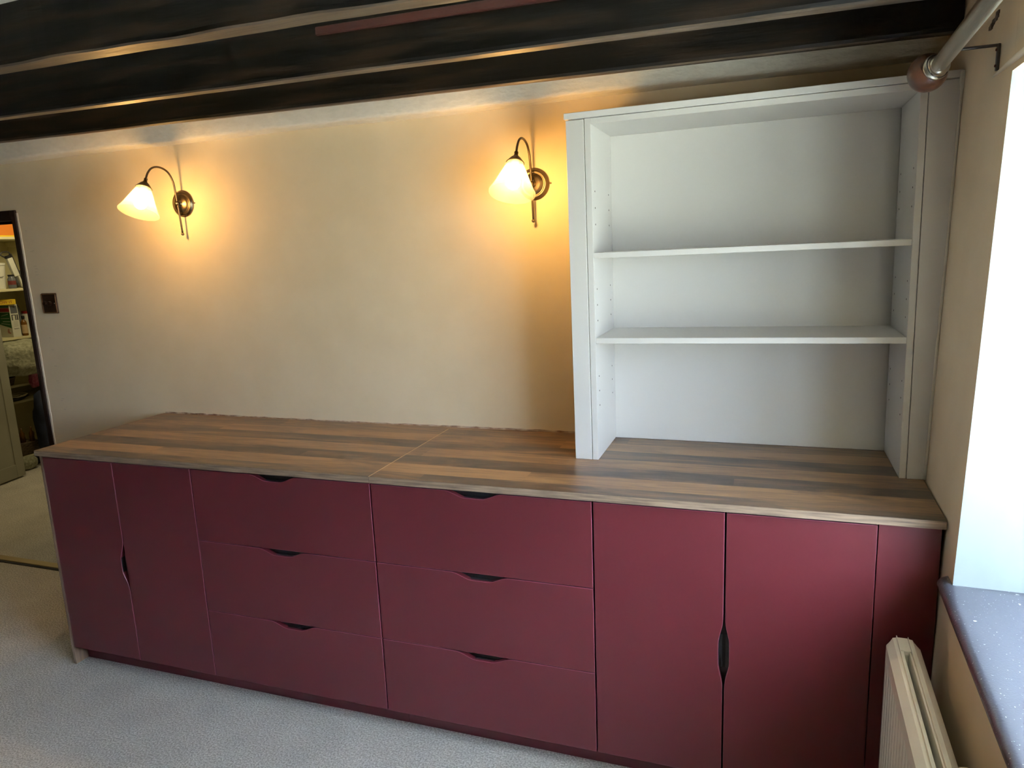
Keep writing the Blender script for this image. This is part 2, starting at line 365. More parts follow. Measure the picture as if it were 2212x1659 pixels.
# doorway frame (dark) and pale caulk beside it
bm = bmesh.new()
box(bm, -0.766, -0.7365, WY-0.010, WY+0.14, 0, 1.874)
box(bm, -1.62, -0.766, WY-0.010, WY+0.14, 1.828, 1.874)
box(bm, -1.67, -1.61, WY-0.010, WY+0.14, 0, 1.874)
box(bm, -1.61, -0.766, WY+0.05, WY+0.065, 1.816, 1.828)
struct(link_mesh('door_1', bm, M_frame, bevel=0.003))
bm = bmesh.new()
zz = [0.3 + i*0.04 for i in range(40)]
L = [(-0.7365, z) for z in zz]; R = [(-0.7365+0.010+0.0012*math.sin(z*23)+0.001*math.sin(z*61), z) for z in zz]
pts = [(-0.7365, zz[0])] + R + [(-0.7365, zz[-1])]
prism(bm, pts, 'y', WY-0.003, WY+0.001)
struct(link_mesh('trim_1', bm, M_caulk))
# door threshold bar
bm = bmesh.new(); box(bm, -1.61, -0.766, WY+0.012, WY+0.028, 0, 0.004)
struct(link_mesh('trim_2', bm, mat('dark_threshold_gap', (0.015, 0.012, 0.01), 0.8)))
bm = bmesh.new(); box(bm, -1.61, -0.766, WY+0.028, WY+0.075, 0, 0.008)
struct(link_mesh('trim_3', bm, mat('brass_threshold', (0.42, 0.33, 0.17), 0.45, 0.4), bevel=0.003))

# plastered bulkhead along the top of the back wall
bm = bmesh.new(); n = 130; prev = None
for i in range(n+1):
    x = -4.1 + (3.13+4.1)*i/n
    w = 0.003*math.sin(x*2.9)+0.0014*math.sin(x*7.3+1)+0.0006*math.sin(x*19)
    yf = 0.540 + 0.010*w/0.006 - 0.000*x
    zb = 2.0886 + 0.5*w - 0.002*math.sin(x*5)
    ring = [bm.verts.new(p) for p in ((x, 0.7, zb+0.006), (x, WY-0.002, zb), (x, yf+0.012, zb-0.001), (x, yf+0.003, zb+0.003), (x, yf, zb+0.012), (x, yf-0.004, zb+0.05), (x, yf, CEIL+.01), (x, 0.7, CEIL+.01))]
    if prev:
        for k in range(8): bm.faces.new((prev[k], ring[k], ring[(k+1) % 8], prev[(k+1) % 8]))
    else: bm.faces.new(ring)
    prev = ring
bm.faces.new(list(reversed(prev)))
o = struct(link_mesh('trim_4', bm, M_plaster, smooth=True))

# ------------------------------------------------------------------ ceiling beams
def beam(name, label, fr, bk, zb, zt, wob, seed, lean=0.0):
    """fr/bk = functions x -> y of the front and back lower edges"""
    rnd = random.Random(seed); ph = [rnd.uniform(0, 6) for _ in range(6)]
    root = thing(name, label, 'beam', (0.5, fr(0.5), zb), 'black ceiling beams')
    bs, bu = bmesh.new(), bmesh.new(); n = 150; ps = pu = None
    for i in range(n+1):
        x = -4.1 + (rx(fr(3), zb)-0.001+4.1)*i/n
        w1 = wob*(math.sin(x*3.1+ph[0])+0.5*math.sin(x*8.7+ph[1])+0.3*math.sin(x*23+ph[2]))
        w2 = wob*(math.sin(x*2.3+ph[3])+0.5*math.sin(x*9.9+ph[4])+0.3*math.sin(x*27+ph[5]))
        f, b = fr(x)+w1, bk(x)+w2*0.5; zw = zb+0.4*w2
        s = [bs.verts.new(p) for p in ((x, f+0.003, zw+0.004), (x, f-0.002, zw+0.012), (x, f-0.002+lean*.5, zb+0.07+w1), (x, f+lean, zt), (x, b, zt), (x, b, zw+0.003))]
        u = [bu.verts.new(p) for p in ((x, f+0.003, zw+0.004), (x, f+0.008, zw), (x, b-0.005, zw), (x, b, zw+0.003))]
        if ps:
            for k in range(6): bs.faces.new((ps[k], s[k], s[(k+1) % 6], ps[(k+1) % 6]))
            for k in range(3): bu.faces.new((pu[k], u[k], u[k+1], pu[k+1]))
        else: bs.faces.new(s)
        ps, pu = s, u
    bs.faces.new(list(reversed(ps)))
    off = Vector(root.location)
    for q in (bs, bu): bmesh.ops.translate(q, verts=q.verts, vec=-off)
    o1 = link_mesh('beam_side', bs, M_beam, root, smooth=False)
    o2 = link_mesh('beam_underside', bu, M_beamU, root); o2['label'] = 'lighter brown underside'
    return root
r = beam('ceiling_beam', 'slim black beam right against the white plastered bulkhead', lambda x: 0.262+0.0335*(x+0.3), lambda x: 0.284+0.0365*(x+0.3), 2.10, CEIL, 0.0015, 1)
r = beam('ceiling_beam', 'middle black ceiling beam with a thin red-brown batten on its face', lambda x: -0.082+0.026*x, lambda x: -0.036+0.0270*x, 2.10, CEIL, 0.002, 2)
bm = bmesh.new(); y0 = -0.082+0.026*1.8
hexa(bm, [(1.46, -0.0455-0.012, 2.2), (1.46, -0.0455+0.006, 2.2), (1.46, -0.0455+0.006, 2.222), (1.46, -0.0455-0.012, 2.222)],
     [(3.0, -0.012-0.012, 2.196), (3.0, -0.012+0.006, 2.196), (3.0, -0.012+0.006, 2.222), (3.0, -0.012-0.012, 2.222)])
bmesh.ops.translate(bm, verts=bm.verts, vec=-Vector(r.location))
o = link_mesh('batten', bm, M_batten, r, bevel=0.002); o['label'] = 'red-brown batten'
for k, yy in enumerate((-1.05, -1.62, -2.2, -2.8)):     # unseen extra joists overhead, added to cut ceiling bounce
    q = beam('trim_%d' % (9+k), '', lambda x: yy-0.06+0.028*x, lambda x: yy+0.03+0.028*x, 2.11, CEIL, 0.004, 10+k)
    for key in ('category', 'group'): del q[key]
    if 'label' in q: del q['label']
    q['kind'] = 'structure'
r = beam('ceiling_beam', 'thick rough black ceiling beam, the one farthest from the lamp wall', lambda x: -0.475+0.028*x, lambda x: -0.415+0.0300*x, 2.12, CEIL, 0.006, 3)
struct(mbox('trim_5', 2.93, 3.2, -2.5, 0.52, 2.125, CEIL-.001, M_beam, bevel=0.006)) if False else None

# ------------------------------------------------------------------ base units
def door_poly(x0, x1, z0, z1, notch=None):
    """outline with a finger notch; notch = (side, centre, half_total, half_slope, half_flat, depth)"""
    if not notch: return [(x0, z0), (x1, z0), (x1, z1), (x0, z1)]
    side, c, ht, hs, hf, d = notch
    prof = []
    for k in range(9):
        t = k/8; s = t*t*(3-2*t)
        prof.append((-ht + (ht-hf)*t, d*(s**1.25)))
    prof += [(-a, b) for a, b in reversed(prof)]
    if side == 'top':
        return [(x0, z0), (x1, z0), (x1, z1)] + [(c-a, z1-b) for a, b in prof] + [(x0, z1)]
    if side == 'right':
        return [(x0, z0), (x1, z0)] + [(x1-b, c+a) for a, b in prof] + [(x1, z1), (x0, z1)]
    if side == 'left':
        return [(x0, z0), (x1, z0), (x1, z1), (x0, z1)] + [(x0+b, c-a) for a, b in prof]
def front(name, root, x0, x1, z0, z1, notch=None):
    off = root.location; bm = bmesh.new()
    pts = [(a-off[0], b-off[2]) for a, b in door_poly(x0, x1, z0, z1, notch)]
    prism(bm, pts, 'y', 0.0, 0.018)
    o = link_mesh(name, bm, M_burg, root, bevel=0.0011, seg=2, second=M_burgE)
    if notch:
        side, c, ht, hs, hf, d = notch
        bm = bmesh.new()
        d2 = d+0.006
        if side == 'top':
            box(bm, c-hs-off[0], c+hs-off[0], 0.0185, 0.0215, z1-d2-off[2], z1-0.002-off[2])
            box(bm, c-hf-0.008-off[0], c+hf+0.008-off[0], 0.009, 0.0184, z1-d-0.0-off[2], z1-d+0.0015-off[2])
        elif side == 'right':
            box(bm, x1-d2-off[0], x1-0.001-off[0], 0.0185, 0.0215, c-hs-off[2], c+hs-off[2])
            box(bm, x1-d-off[0], x1-d+0.0015-off[0], 0.002, 0.0184, c-hf-0.014-off[2], c+hf+0.014-off[2])
        else:
            box(bm, x0+0.001-off[0], x0+d2-off[0], 0.0185, 0.0215, c-hs-off[2], c+hs-off[2])
            box(bm, x0+d-0.0015-off[0], x0+d-off[0], 0.002, 0.0184, c-hf-0.01-off[2], c+hf+0.01-off[2])
        h = link_mesh('handle', bm, M_handle, o, bevel=0.0006); h['label'] = 'black recessed finger pull'
    return o
def unit(name, label, x0, x1, cat):
    r = thing(name, label, cat, ((x0+x1)/2, 0.0, 0.0))
    mbox('body', x0+0.001, x1-0.001, 0.024, 0.585, ZB-0.004, ZU-0.0015, M_carc, r, off=r.location)
    return r
g = 0.0016
u = unit('base_cabinet', 'burgundy two-door base cabinet at the left end, beside the walnut end panel', XL, X2, 'cabinet')
front('door', u, XL+g, X1-g, ZB, ZT, ('right', 0.472, 0.105, 0.06, 0.018, 0.024))
front('door', u, X1+g, X2-g-0.0005, ZB, ZT)
for (a, b, lab) in ((X2, X3, 'burgundy three-drawer unit, left one of the two drawer units'), (X3, X4, 'burgundy three-drawer unit, right one of the two drawer units')):
    u = unit('drawer_unit', lab, a, b, 'drawers')
    gr = 0.0030 if b == X4 else 0.0028
    cx = {X2: 1.112, X3: 1.842}[a]
    for z0, z1, nm in ((0.6160, ZT, 't'), (0.3440, 0.6128, 'm'), (ZB, 0.3410, 'b')):
        front('drawer_front', u, a+0.0020, b-gr, z0, z1, ('top', cx-(0.008 if nm == 't' else 0)+(0.016 if nm == 'b' and a == X2 else 0), 0.102, 0.07, 0.026, 0.0205))
u = unit('base_cabinet', 'burgundy two-door base cabinet at the right end, behind the radiator', X4, X6, 'cabinet')
front('door', u, X4+0.0024, X5-0.0028, ZB, ZT, ('right', 0.466, 0.108, 0.05, 0.028, 0.012))
front('door', u, X5+0.0028, X6-0.0016, ZB, ZT, ('left', 0.466, 0.108, 0.05, 0.028, 0.012))
o = mbox('filler_panel', X6+0.001, X7, 0.003, 0.021, 0.002, ZU-0.004, M_burg, bevel=0.001); tag(o, 'narrow dark burgundy filler panel between the right door and the window wall', 'panel')
o = mbox('end_panel', 0.0188, XL-0.0012, 0.0, 0.600, 0.0, ZU-0.0012, M_panel, bevel=0.0008); tag(o, 'walnut end panel standing on the carpet at the left end of the cabinets', 'panel')
for a, b, lab in ((XL, 1.5255, 'left length of dark burgundy plinth along the carpet'), (1.5275, X6+.001, 'right length of dark burgundy plinth along the carpet')):
    o = mbox('plinth', a, b, 0.0556, 0.0706, 0.001, ZB-0.0045, M_burg); tag(o, lab, 'plinth', )
# worktops
XJ = 1.4859
def rwt(y): return 3.0803 + 0.0215*(y+0.013) - 0.0008
for (a, b, lab) in ((0.0126, XJ-0.0006, 'left worktop length in walnut plank laminate, open end over the end panel'), (XJ+0.0006, None, 'right worktop length in walnut plank laminate, carrying the white bookcase')):
    t = thing('worktop', lab, 'worktop', (a, -0.0128, ZU))
    bm = bmesh.new()
    xb0, xb1 = (b, b) if b else (rwt(-0.011), rwt(0.595))
    P = [(a, -0.0118), (xb0, -0.0118), (xb1, 0.595), (a, 0.595)]
    prism(bm, P, 'z', ZU, ZW); bmesh.ops.translate(bm, verts=bm.verts, vec=-Vector(t.location))
    link_mesh('board', bm, M_wt, t)
    bm = bmesh.new()
    box(bm, a, xb0, -0.0128, -0.0118, ZU, ZW-0.0004)
    if b and a < 0.5: box(bm, a-0.001, a, -0.0128, 0.595, ZU, ZW-0.0004)
    bmesh.ops.translate(bm, verts=bm.verts, vec=-Vector(t.location))
    o = link_mesh('edge_band', bm, M_wte, t); o['label'] = 'paler wood-print edge band'
    # thin pale line where the print meets the cut end
    bm = bmesh.new(); xx = (XJ-0.0014, XJ-0.0006) if a < 1 else (XJ+0.0006, XJ+0.0014)
    box(bm, xx[0], xx[1], -0.0125, 0.595, ZW-0.0003, ZW+0.00025); bmesh.ops.translate(bm, verts=bm.verts, vec=-Vector(t.location))
    o = link_mesh('joint_edge', bm, mat('joint_pale', (0.62, 0.42, 0.22), 0.4), t); o['label'] = 'pale joint line'
o = mbox('back_strip', 0.0126, 3.092, 0.5972, WY-0.0026, ZU+0.002, ZW-0.001, M_wt, bevel=0.001); tag(o, 'thin walnut strip closing the gap between worktops and back wall', 'trim strip')
# crumbly plaster line behind the strip
bm = bmesh.new()
prof = [(0.02, ZW-0.02)]
rnd = random.Random(5); x = 0.02; top = []
while x < 2.07:
    top.append((x, ZW+0.0015+0.0030*rnd.random()+0.0025*max(0, math.sin(x*4+1)))); x += rnd.uniform(0.008, 0.03)
prism(bm, [(0.02, ZW-0.02), (2.07, ZW-0.02)] + list(reversed(top)), 'y', WY-0.0022, WY+0.002)
struct(link_mesh('trim_6', bm, noise_mix(mat('raw_wall_edge', (0.4, 0.2, 0.12), 0.9), (0.20, 0.11, 0.065), (0.50, 0.39, 0.29), (30, 30, 30), 4)))

# ------------------------------------------------------------------ white bookcase on the worktop
BY, BYB = 0.311, 0.596
bk = thing('bookcase', 'white open bookcase with two shelves, standing on the right worktop', 'bookcase', (2.55, BY, ZW))
def tilt(v):
    x, y, z = v; k = min(1, max(0, (z-ZW)/0.3))
    return (x-0.0055*(z-ZW), y, z+0.0055*(x-2.076)*k)
def bpart(name, blocks, m=M_white, bevel=0.0008, label=None, parent=None):
    bm = bmesh.new()
    for b in blocks: box(bm, *b)
    for v in bm.verts: v.co = Vector(tilt(v.co)) - Vector(bk.location)
    o = link_mesh(name, bm, m, parent or bk, bevel=bevel)
    if label: o['label'] = label
    return o
BZ, BZT = 1.9705, 1.953
bpart('side_panel', [(2.1335, 2.1527, BY, WY-0.004, ZW+.0003, BZ-.0003)])
bpart('side_panel', [(3.0244, 3.0418, BY, WY-0.004, ZW+.0003, BZ-.0003)])
bpart('top_panel', [(2.1527, 3.0244, BY, WY-0.004, BZT, BZ-.0003)])
bpart('back_panel', [(2.1527, 3.0244, BYB, BYB+0.008, ZW+.0003, BZT)])
bpart('shelf', [(2.1531, 3.0240, BY+0.001, BYB, 1.5565, 1.5735)])
bpart('shelf', [(2.1531, 3.0240, BY+0.001, BYB, 1.2905, 1.3085)])
bpart('filler_strip', [(2.0761, 2.1317, BY-0.001, BY+0.017, ZW+.0003, BZ-.0012), (2.0761, 2.090, BY+0.0171, WY-0.006, ZW+.0003, BZ-.0012)])
bm = bmesh.new()                                    # right scribe strip, following the leaning wall
def T_(x, y, z): return Vector(tilt((x, y, z)))
zt = BZ-0.001
lo = [T_(3.0434, BY-0.001, ZW+.0003), Vector((rx(BY, ZW)-0.004, BY-0.001, ZW+.0003)), Vector((rx(BY, ZW)-0.004, BY+0.017, ZW+.0003)), T_(3.0434, BY+0.017, ZW+.0003)]
hi = [T_(3.0434, BY-0.001, zt), Vector((rx(BY, zt)-0.004, BY-0.001, zt+.005)), Vector((rx(BY, zt)-0.004, BY+0.017, zt+.005)), T_(3.0434, BY+0.017, zt)]
hexa(bm, lo, hi); bmesh.ops.translate(bm, verts=bm.verts, vec=-Vector(bk.location))
link_mesh('filler_strip', bm, M_white, bk, bevel=0.0008)
bm = bmesh.new()
za, zb_ = BZ+0.0014, BZ+0.0198
lo = [T_(2.0715, BY-0.006, za), Vector((rx(BY, za)-0.002, BY-0.006, za+.0053)), Vector((rx(BY, za)-0.002, BY+0.06, za+.0053)), T_(2.0715, BY+0.06, za)]
hi = [p+Vector((0, 0, zb_-za)) for p in lo]
hexa(bm, lo, hi); bmesh.ops.translate(bm, verts=bm.verts, vec=-Vector(bk.location))
link_mesh('cornice', bm, M_whiteE, bk, bevel=0.001)
bm = bmesh.new()
for side, xx in ((0, 2.1527), (1, 3.0244)):
    for yy in (BY+0.037, BYB-0.045):
        for zz_ in (1.036, 1.084, 1.132, 1.18, 1.36, 1.41, 1.46, 1.66, 1.71, 1.76, 1.0+.22):
            if zz_ in (1.036, 1.22): continue
            x, y, z = tilt((xx, yy, zz_))
            lathe(bm, [(0, -0.0004), (0.0026, -0.0004), (0.0026, 0.0006), (0, 0.0006)], axis_mat((x, y, z), (1 if side == 0 else -1, 0, 0)), 10)
bmesh.ops.translate(bm, verts=bm.verts, vec=-Vector(bk.location))
o = link_mesh('pin_hole', bm, M_hole, bk); o['kind'] = 'stuff'
# caulk bead where the scribe strip meets the wall
bm = bmesh.new(); pts = []; rnd = random.Random(3)
for i in range(40):
    z = ZW+0.002 + (BZ+0.02-ZW)*i/39
    pts.append((rx(BY, z)-0.003, BY-0.003+rnd.uniform(-.0006, .0006), z))
tube(bm, pts, 0.0035, 8, [0.0030+0.0012*rnd.random() + (0.004 if i > 37 else 0) for i in range(40)])
struct(link_mesh('trim_7', bm, M_caulk, smooth=True))

# ------------------------------------------------------------------ wall lamps
def sconce(label, cx, cz):
    r = thing('wall_lamp', label, 'lamp', (cx, WY, cz), 'swan-neck wall lamps')
    F = axis_mat((0, 0, 0), (0, -1, 0))
    bm = bmesh.new()
    lathe(bm, [(0, 0.0), (0.0545, 0.0), (0.0565, 0.003), (0.0545, 0.0065), (0.0505, 0.008), (0.0500, 0.0105), (0.0455, 0.0135), (0.0415, 0.0135), (0.0385, 0.0115), (0.036, 0.0125),
               (0.033, 0.0155), (0.024, 0.0185), (0.014, 0.0205), (0.011, 0.022), (0.0105, 0.025), (0.0075, 0.0265), (0, 0.0265)], F, 48)
    link_mesh('back_plate', bm, M_bronze, r, smooth=True)
    bm = bmesh.new(); lathe(bm, [(0, 0.024), (0.0055, 0.024), (0.0055, 0.031), (0.0078, 0.033), (0.0095, 0.037), (0.0078, 0.042), (0.0052, 0.0445), (0, 0.0455)], F, 24)
    link_mesh('boss', bm, M_bronze, r, smooth=True)
    bm = bmesh.new(); lathe(bm, [(0, 0), (0.0032, 0.001), (0.0034, 0.006), (0.0018, 0.009), (0, 0.009)], axis_mat((0.0555, -0.004, 0), (1, 0, 0)), 10)
    link_mesh('grub_screw', bm, M_bronze, r, smooth=True)
    bm = bmesh.new()
    path = spline([(0, -0.026, -0.122), (0, -0.029, -0.07), (0, -0.034, 0.0), (0, -0.038, 0.045), (0, -0.044, 0.088), (0, -0.063, 0.122), (0, -0.092, 0.1385), (0, -0.125, 0.142), (0, -0.153, 0.133), (0, -0.173, 0.114), (0, -0.184, 0.095), (0, -0.188, 0.086)], 6)
    tube(bm, path, 0.0040, 14)
    link_mesh('arm', bm, M_bronze2, r, smooth=True)
    bm = bmesh.new(); lathe(bm, [(0.0068*math.sin(PI*i/12), -0.0068*math.cos(PI*i/12)) for i in range(13)], Matrix.Translation((0, -0.0258, -0.128)), 20)
    link_mesh('ball_finial', bm, M_bronze, r, smooth=True)
    ax = Vector((0, -0.40, -0.917)).normalized(); org = Vector((0, -0.187, 0.088))
    A = axis_mat(org, ax)
    bm = bmesh.new()
    lathe(bm, [(0.0042, -0.006), (0.0065, -0.004), (0.0072, 0.001), (0.006, 0.006), (0.0078, 0.0085), (0.0082, 0.012), (0.016, 0.018), (0.0235, 0.027), (0.0275, 0.034), (0.0305, 0.036), (0.0310, 0.0385), (0.029, 0.0385), (0.022, 0.030), (0.010, 0.020), (0.004, 0.016)], A, 36)
    link_mesh('shade_holder', bm, M_bronze2, r, smooth=True)
    bm = bmesh.new()
    po = [(0.0265, 0.034), (0.0285, 0.040), (0.040, 0.066), (0.054, 0.097), (0.066, 0.122), (0.0755, 0.139), (0.0772, 0.1425), (0.0765, 0.1455)]
    pi_ = [(0.0745, 0.1452), (0.0735, 0.1415), (0.0640, 0.1225), (0.052, 0.0975), (0.038, 0.0665), (0.0265, 0.041), (0.0245, 0.035)]
    lathe(bm, po+pi_, A, 48, close=True)
    o = link_mesh('glass_shade', bm, M_shade, r, smooth=True); o['label'] = 'frosted white glass cone shade'
    bm = bmesh.new(); bc = 0.105
    prof = [(0.0, bc+0.0235)] + [(0.0235*math.sin(a), bc+0.0235*math.cos(a)) for a in [PI*i/14 for i in range(1, 11)]] + [(0.0115, bc-0.028), (0.011, bc-0.042), (0, bc-0.042)]
    lathe(bm, prof, A, 28)
    link_mesh('bulb', bm, M_bulb, r, smooth=True)
    bm = bmesh.new(); lathe(bm, [(0, 0.03), (0.0125, 0.03), (0.0125, 0.064), (0, 0.064)], A, 20)
    link_mesh('bulb_socket', bm, M_whiteE, r, smooth=False)
    return r
sconce('lit swan-neck brass wall lamp on the left, nearer the doorway', 0.276, 1.8445)
sconce('lit swan-neck brass wall lamp beside the white bookcase', 1.864, 1.8195)

# ------------------------------------------------------------------ light switch
sw = thing('light_switch', 'square dark bronze dimmer switch with rope edge beside the doorway', 'switch', (-0.606, WY, 1.428))
h = 0.0485
mbox('switch_plate', -h, h, -0.007, 0.0, -h, h, M_sw, sw, bevel=0.003, seg=2)
bm = bmesh.new()
for s in (-1, 1):
    for i in range(22):
        a = -h+0.004+i*(2*h-0.008)/21
        lathe(bm, [(0.0, -0.0023), (0.0016, -0.0017), (0.0023, 0), (0.0016, 0.0017), (0, 0.0023)], Matrix.Translation((s*(h-0.004), -0.0085, a)), 6)
        lathe(bm, [(0.0, -0.0023), (0.0016, -0.0017), (0.0023, 0), (0.0016, 0.0017), (0, 0.0023)], Matrix.Translation((a, -0.0085, s*(h-0.004))), 6)
link_mesh('rope_edge', bm, M_swE, sw, smooth=True)
for kx in (-0.021, 0.008):
    bm = bmesh.new(); lathe(bm, [(0, 0.0), (0.0105, 0.0), (0.0100, 0.011), (0.0090, 0.013), (0, 0.013)], axis_mat((kx, -0.007, 0), (0, -1, 0)), 24)
    link_mesh('dimmer_knob', bm, M_sw, sw, smooth=False, bevel=0.0008)
bm = bmesh.new(); lathe(bm, [(0, 0), (0.0025, 0), (0.0022, 0.0015), (0, 0.002)], axis_mat((0.033, -0.007, 0), (0, -1, 0)), 12)
link_mesh('screw', bm, M_steel, sw, smooth=True)

# ------------------------------------------------------------------ curtain pole
PX, PZ = 3.0, 1.9536
cp = thing('curtain_pole', 'steel curtain pole with a wooden ball end above the window', 'curtain pole', (PX, 0.0, PZ))
pd = Vector((-0.010, -0.431, 0.0114)).normalized()          # pole direction, following the skew wall
bm = bmesh.new(); tube(bm, [(0, 0, 0), pd*2.0], 0.0162, 32); o = link_mesh('pole', bm, M_steel, cp, smooth=True)
bc_ = Vector((-0.014, 0.043, -0.006))                       # the ball end sits a little askew
ad = (Vector((0, 0, 0))-bc_).normalized()
bm = bmesh.new(); A = axis_mat(bc_, ad)
lathe(bm, [(0.0415*math.sin(PI*i/20), -0.0400*math.cos(PI*i/20)) for i in range(21)], A, 36)
o = link_mesh('ball_finial', bm, M_ball, cp, smooth=True); o['label'] = 'mottled red-brown wooden ball'
bm = bmesh.new(); A = axis_mat(bc_+ad*0.030, ad)
lathe(bm, [(0, 0), (0.0265, 0), (0.0280, 0.003), (0.0262, 0.006), (0.0205, 0.008), (0.0195, 0.017), (0.0215, 0.0185), (0.0220, 0.0215), (0.0182, 0.0230), (0.0166, 0.026), (0, 0.026)], A, 36)
link_mesh('collar', bm, M_steel, cp, smooth=True)
bm = bmesh.new()
wx = rx(-0.03, 1.95)-PX
box(bm, 0.0, wx-0.001, -0.036, -0.028, 0.018, 0.0235)
box(bm, -0.0035, 0.0035, -0.036, -0.028, 0.0158, 0.0235)
box(bm, wx-0.0062, wx-0.0006, -0.038, -0.026, -0.030, 0.0235)
link_mesh('bracket', bm, M_iron, cp, bevel=0.0015, seg=2)
M_rust = mat('rusty_screw', (0.10, 0.03, 0.02), 0.5, 0.5)
for z in (0.012, -0.020):
    bm = bmesh.new(); lathe(bm, [(0, 0), (0.0032, 0.0), (0.0026, 0.0025), (0, 0.003)], axis_mat((wx-0.006, -0.032, z), (-1, 0, 0)), 12)
    link_mesh('screw', bm, M_rust, cp, smooth=True)
bm = bmesh.new(); q1 = ad.orthogonal().normalized(); q2 = ad.cross(q1); pts = [bc_+ad*(0.040+0.007*math.cos(a))+0.0255*(math.cos(a)*q1+math.sin(a)*q2) for a in [2*PI*i/28 for i in range(29)]]
tube(bm, pts, 0.0012, 6); link_mesh('curtain_ring', bm, M_iron, cp, smooth=True)
# raised plaster bead above the window head
bm = bmesh.new(); pts = []; rad = []
for i in range(30):
    y = 0.006 - 1.9*(i/29)**1.6
    pts.append((rx(y, 1.92)-0.001, y, 1.918-0.028*(y-0.006)*0+0.003*min(1, i/8))); rad.append(0.0012+0.0055*min(1, i/7))
tube(bm, pts, 0.006, 10, rad)
struct(link_mesh('trim_8', bm, M_caulk, smooth=True))
# broken timber showing through the plaster above the pole
bm = bmesh.new(); rnd = random.Random(11)
for i in range(26):
    y = 0.072 - 0.057*rnd.random(); z = 2.029 + 0.010*rnd.random() + (0.067-y)*0.2; s = rnd.uniform(0.003, 0.008)
    x = rx(y, z); box(bm, x-rnd.uniform(0.0015, 0.004), x+0.004, y-s*1.4, y+s*1.4, z-s*.5, z+s*.5)
o = link_mesh('timber_stub', bm, M_rot); tag(o, 'broken brown timber end showing in the wall above the bracket', 'timber')

# ------------------------------------------------------------------ window sill
bm = bmesh.new(); n = 24; prev = None
def nose(y):   # front edge x at y
    return 3.0540 + 0.040*(y+0.08) - (0.0 if y < -0.085 else 0)
ys = [-0.052, -0.055, -0.062, -0.075, -0.095] + [-0.12-0.1*i for i in range(19)]
for i, y in enumerate(ys):
    ins = [0.012, 0.006, 0.0025, 0.0005, 0][i] if i < 5 else 0
    xn = nose(y)+ins
    top, bot = 0.7905, 0.7585
    k = ins*0.6
    sec = [(3.50, bot), (rx(y, .75)+0.03, bot), (xn+0.012, bot+k), (xn+0.003, bot+0.006+k), (xn, bot+0.015), (xn+0.002, top-0.009-k), (xn+0.008, top-0.0025-k), (xn+0.017, top-k*.5), (xn+0.035, top), (3.50, top)]
    if y > -0.106: sec = [(min(px_, rx(y, .78)+0.006), pz_) for px_, pz_ in sec]
    ring = [bm.verts.new((px_, y, pz_)) for px_, pz_ in sec]
    if prev:
        for q in range(10): bm.faces.new((prev[q], ring[q], ring[(q+1) % 10], prev[(q+1) % 10]))
    else: bm.faces.new(ring)
    prev = ring
bm.faces.new(list(reversed(prev)))
bmesh.ops.remove_doubles(bm, verts=bm.verts, dist=0.00001)
o = link_mesh('window_sill', bm, M_sill, smooth=True); tag(o, 'glossy black window sill board with rounded nose, speckled with white dust', 'window sill')

# ------------------------------------------------------------------ radiator
rd = thing('radiator', 'cream white double-panel radiator standing off the window wall', 'radiator', (2.99, -0.065, 0.0))
rd.rotation_euler = (0, 0, 0.0)
RY0, RY1, RZ0, RZ1 = -0.065, -1.30, 0.13, 0.622
sh = -0.022                                          # the wall runs slightly skew
def rad_pt(x, y, z): return Vector((x + sh*(RY0-y) - 2.99, y-RY0, z))
def rpanel(xo, xi, name, flutes):
    """one pressed steel panel: xo = room side face, xi = seam side"""
    bm = bmesh.new(); d = xi-xo; ny = 300; prev = None
    for i in range(ny+1):
        y = RY0 + (RY1-RY0)*i/ny
        t = y-RY0
        # end shoulder
        e = min(1, max(0, -t/0.010)); wv = 0
        if flutes and -t > 0.03:
            wv = 0.0085*max(0, math.cos(2*PI*(-t-0.03)/0.0333))**0.7
        xf = xi - d*(0.62+0.38*e)
        sec = [(xi, RZ1-0.004), (xi-d*0.35, RZ1-0.006), (xf, RZ1-0.022), (xf, RZ1-0.058), (xf+wv, RZ1-0.072), (xf+wv, RZ0+0.05), (xf, RZ0+0.035), (xf, RZ0+0.012), (xi, RZ0)]
        ring = [bm.verts.new(rad_pt(a, y, b)) for a, b in sec]
        if prev:
            for q in range(len(sec)-1): bm.faces.new((prev[q], ring[q], ring[q+1], prev[q+1]))
            bm.faces.new((prev[-1], ring[-1], ring[0], prev[0]))
        else: bm.faces.new(ring)
        prev = ring
    bm.faces.new(list(reversed(prev)))
    return link_mesh(name, bm, M_rad, rd)
o = rpanel(2.9555, 2.9785, 'front_panel', True); o['label'] = 'fluted front panel'
rpanel(3.0300, 3.0050, 'back_panel', False)
def rbox(name, x0, x1, y0, y1, z0, z1, m=M_rad, bevel=0.0015):
    bm = bmesh.new()
    hexa(bm, [rad_pt(x0, y0, z0), rad_pt(x1, y0, z0), rad_pt(x1, y0, z1), rad_pt(x0, y0, z1)], [rad_pt(x0, y1, z0), rad_pt(x1, y1, z0), rad_pt(x1, y1, z1), rad_pt(x0, y1, z1)])
    return link_mesh(name, bm, m, rd, bevel=bevel, seg=2)
rbox('seam', 2.9778, 2.9800, RY0+0.0015, RY1, RZ0-0.004, RZ1+0.0012, bevel=0.0006)
rbox('seam', 3.0030, 3.0050, RY0+0.0015, RY1, RZ0-0.004, RZ1+0.0005, bevel=0.0006)
rbox('waterway', 2.9797, 2.9865, RY0-0.001, RY1, RZ0, RZ1-0.004)
rbox('waterway', 2.9985, 3.0029, RY0-0.001, RY1, RZ0, RZ1-0.005)
rbox('end_connector', 2.9797, 3.0029, RY0-0.0005, RY0-0.062, RZ1-0.052, RZ1-0.002)
rbox('end_connector', 2.9797, 3.0029, RY0-0.0005, RY0-0.062, RZ0+0.01, RZ0+0.06)
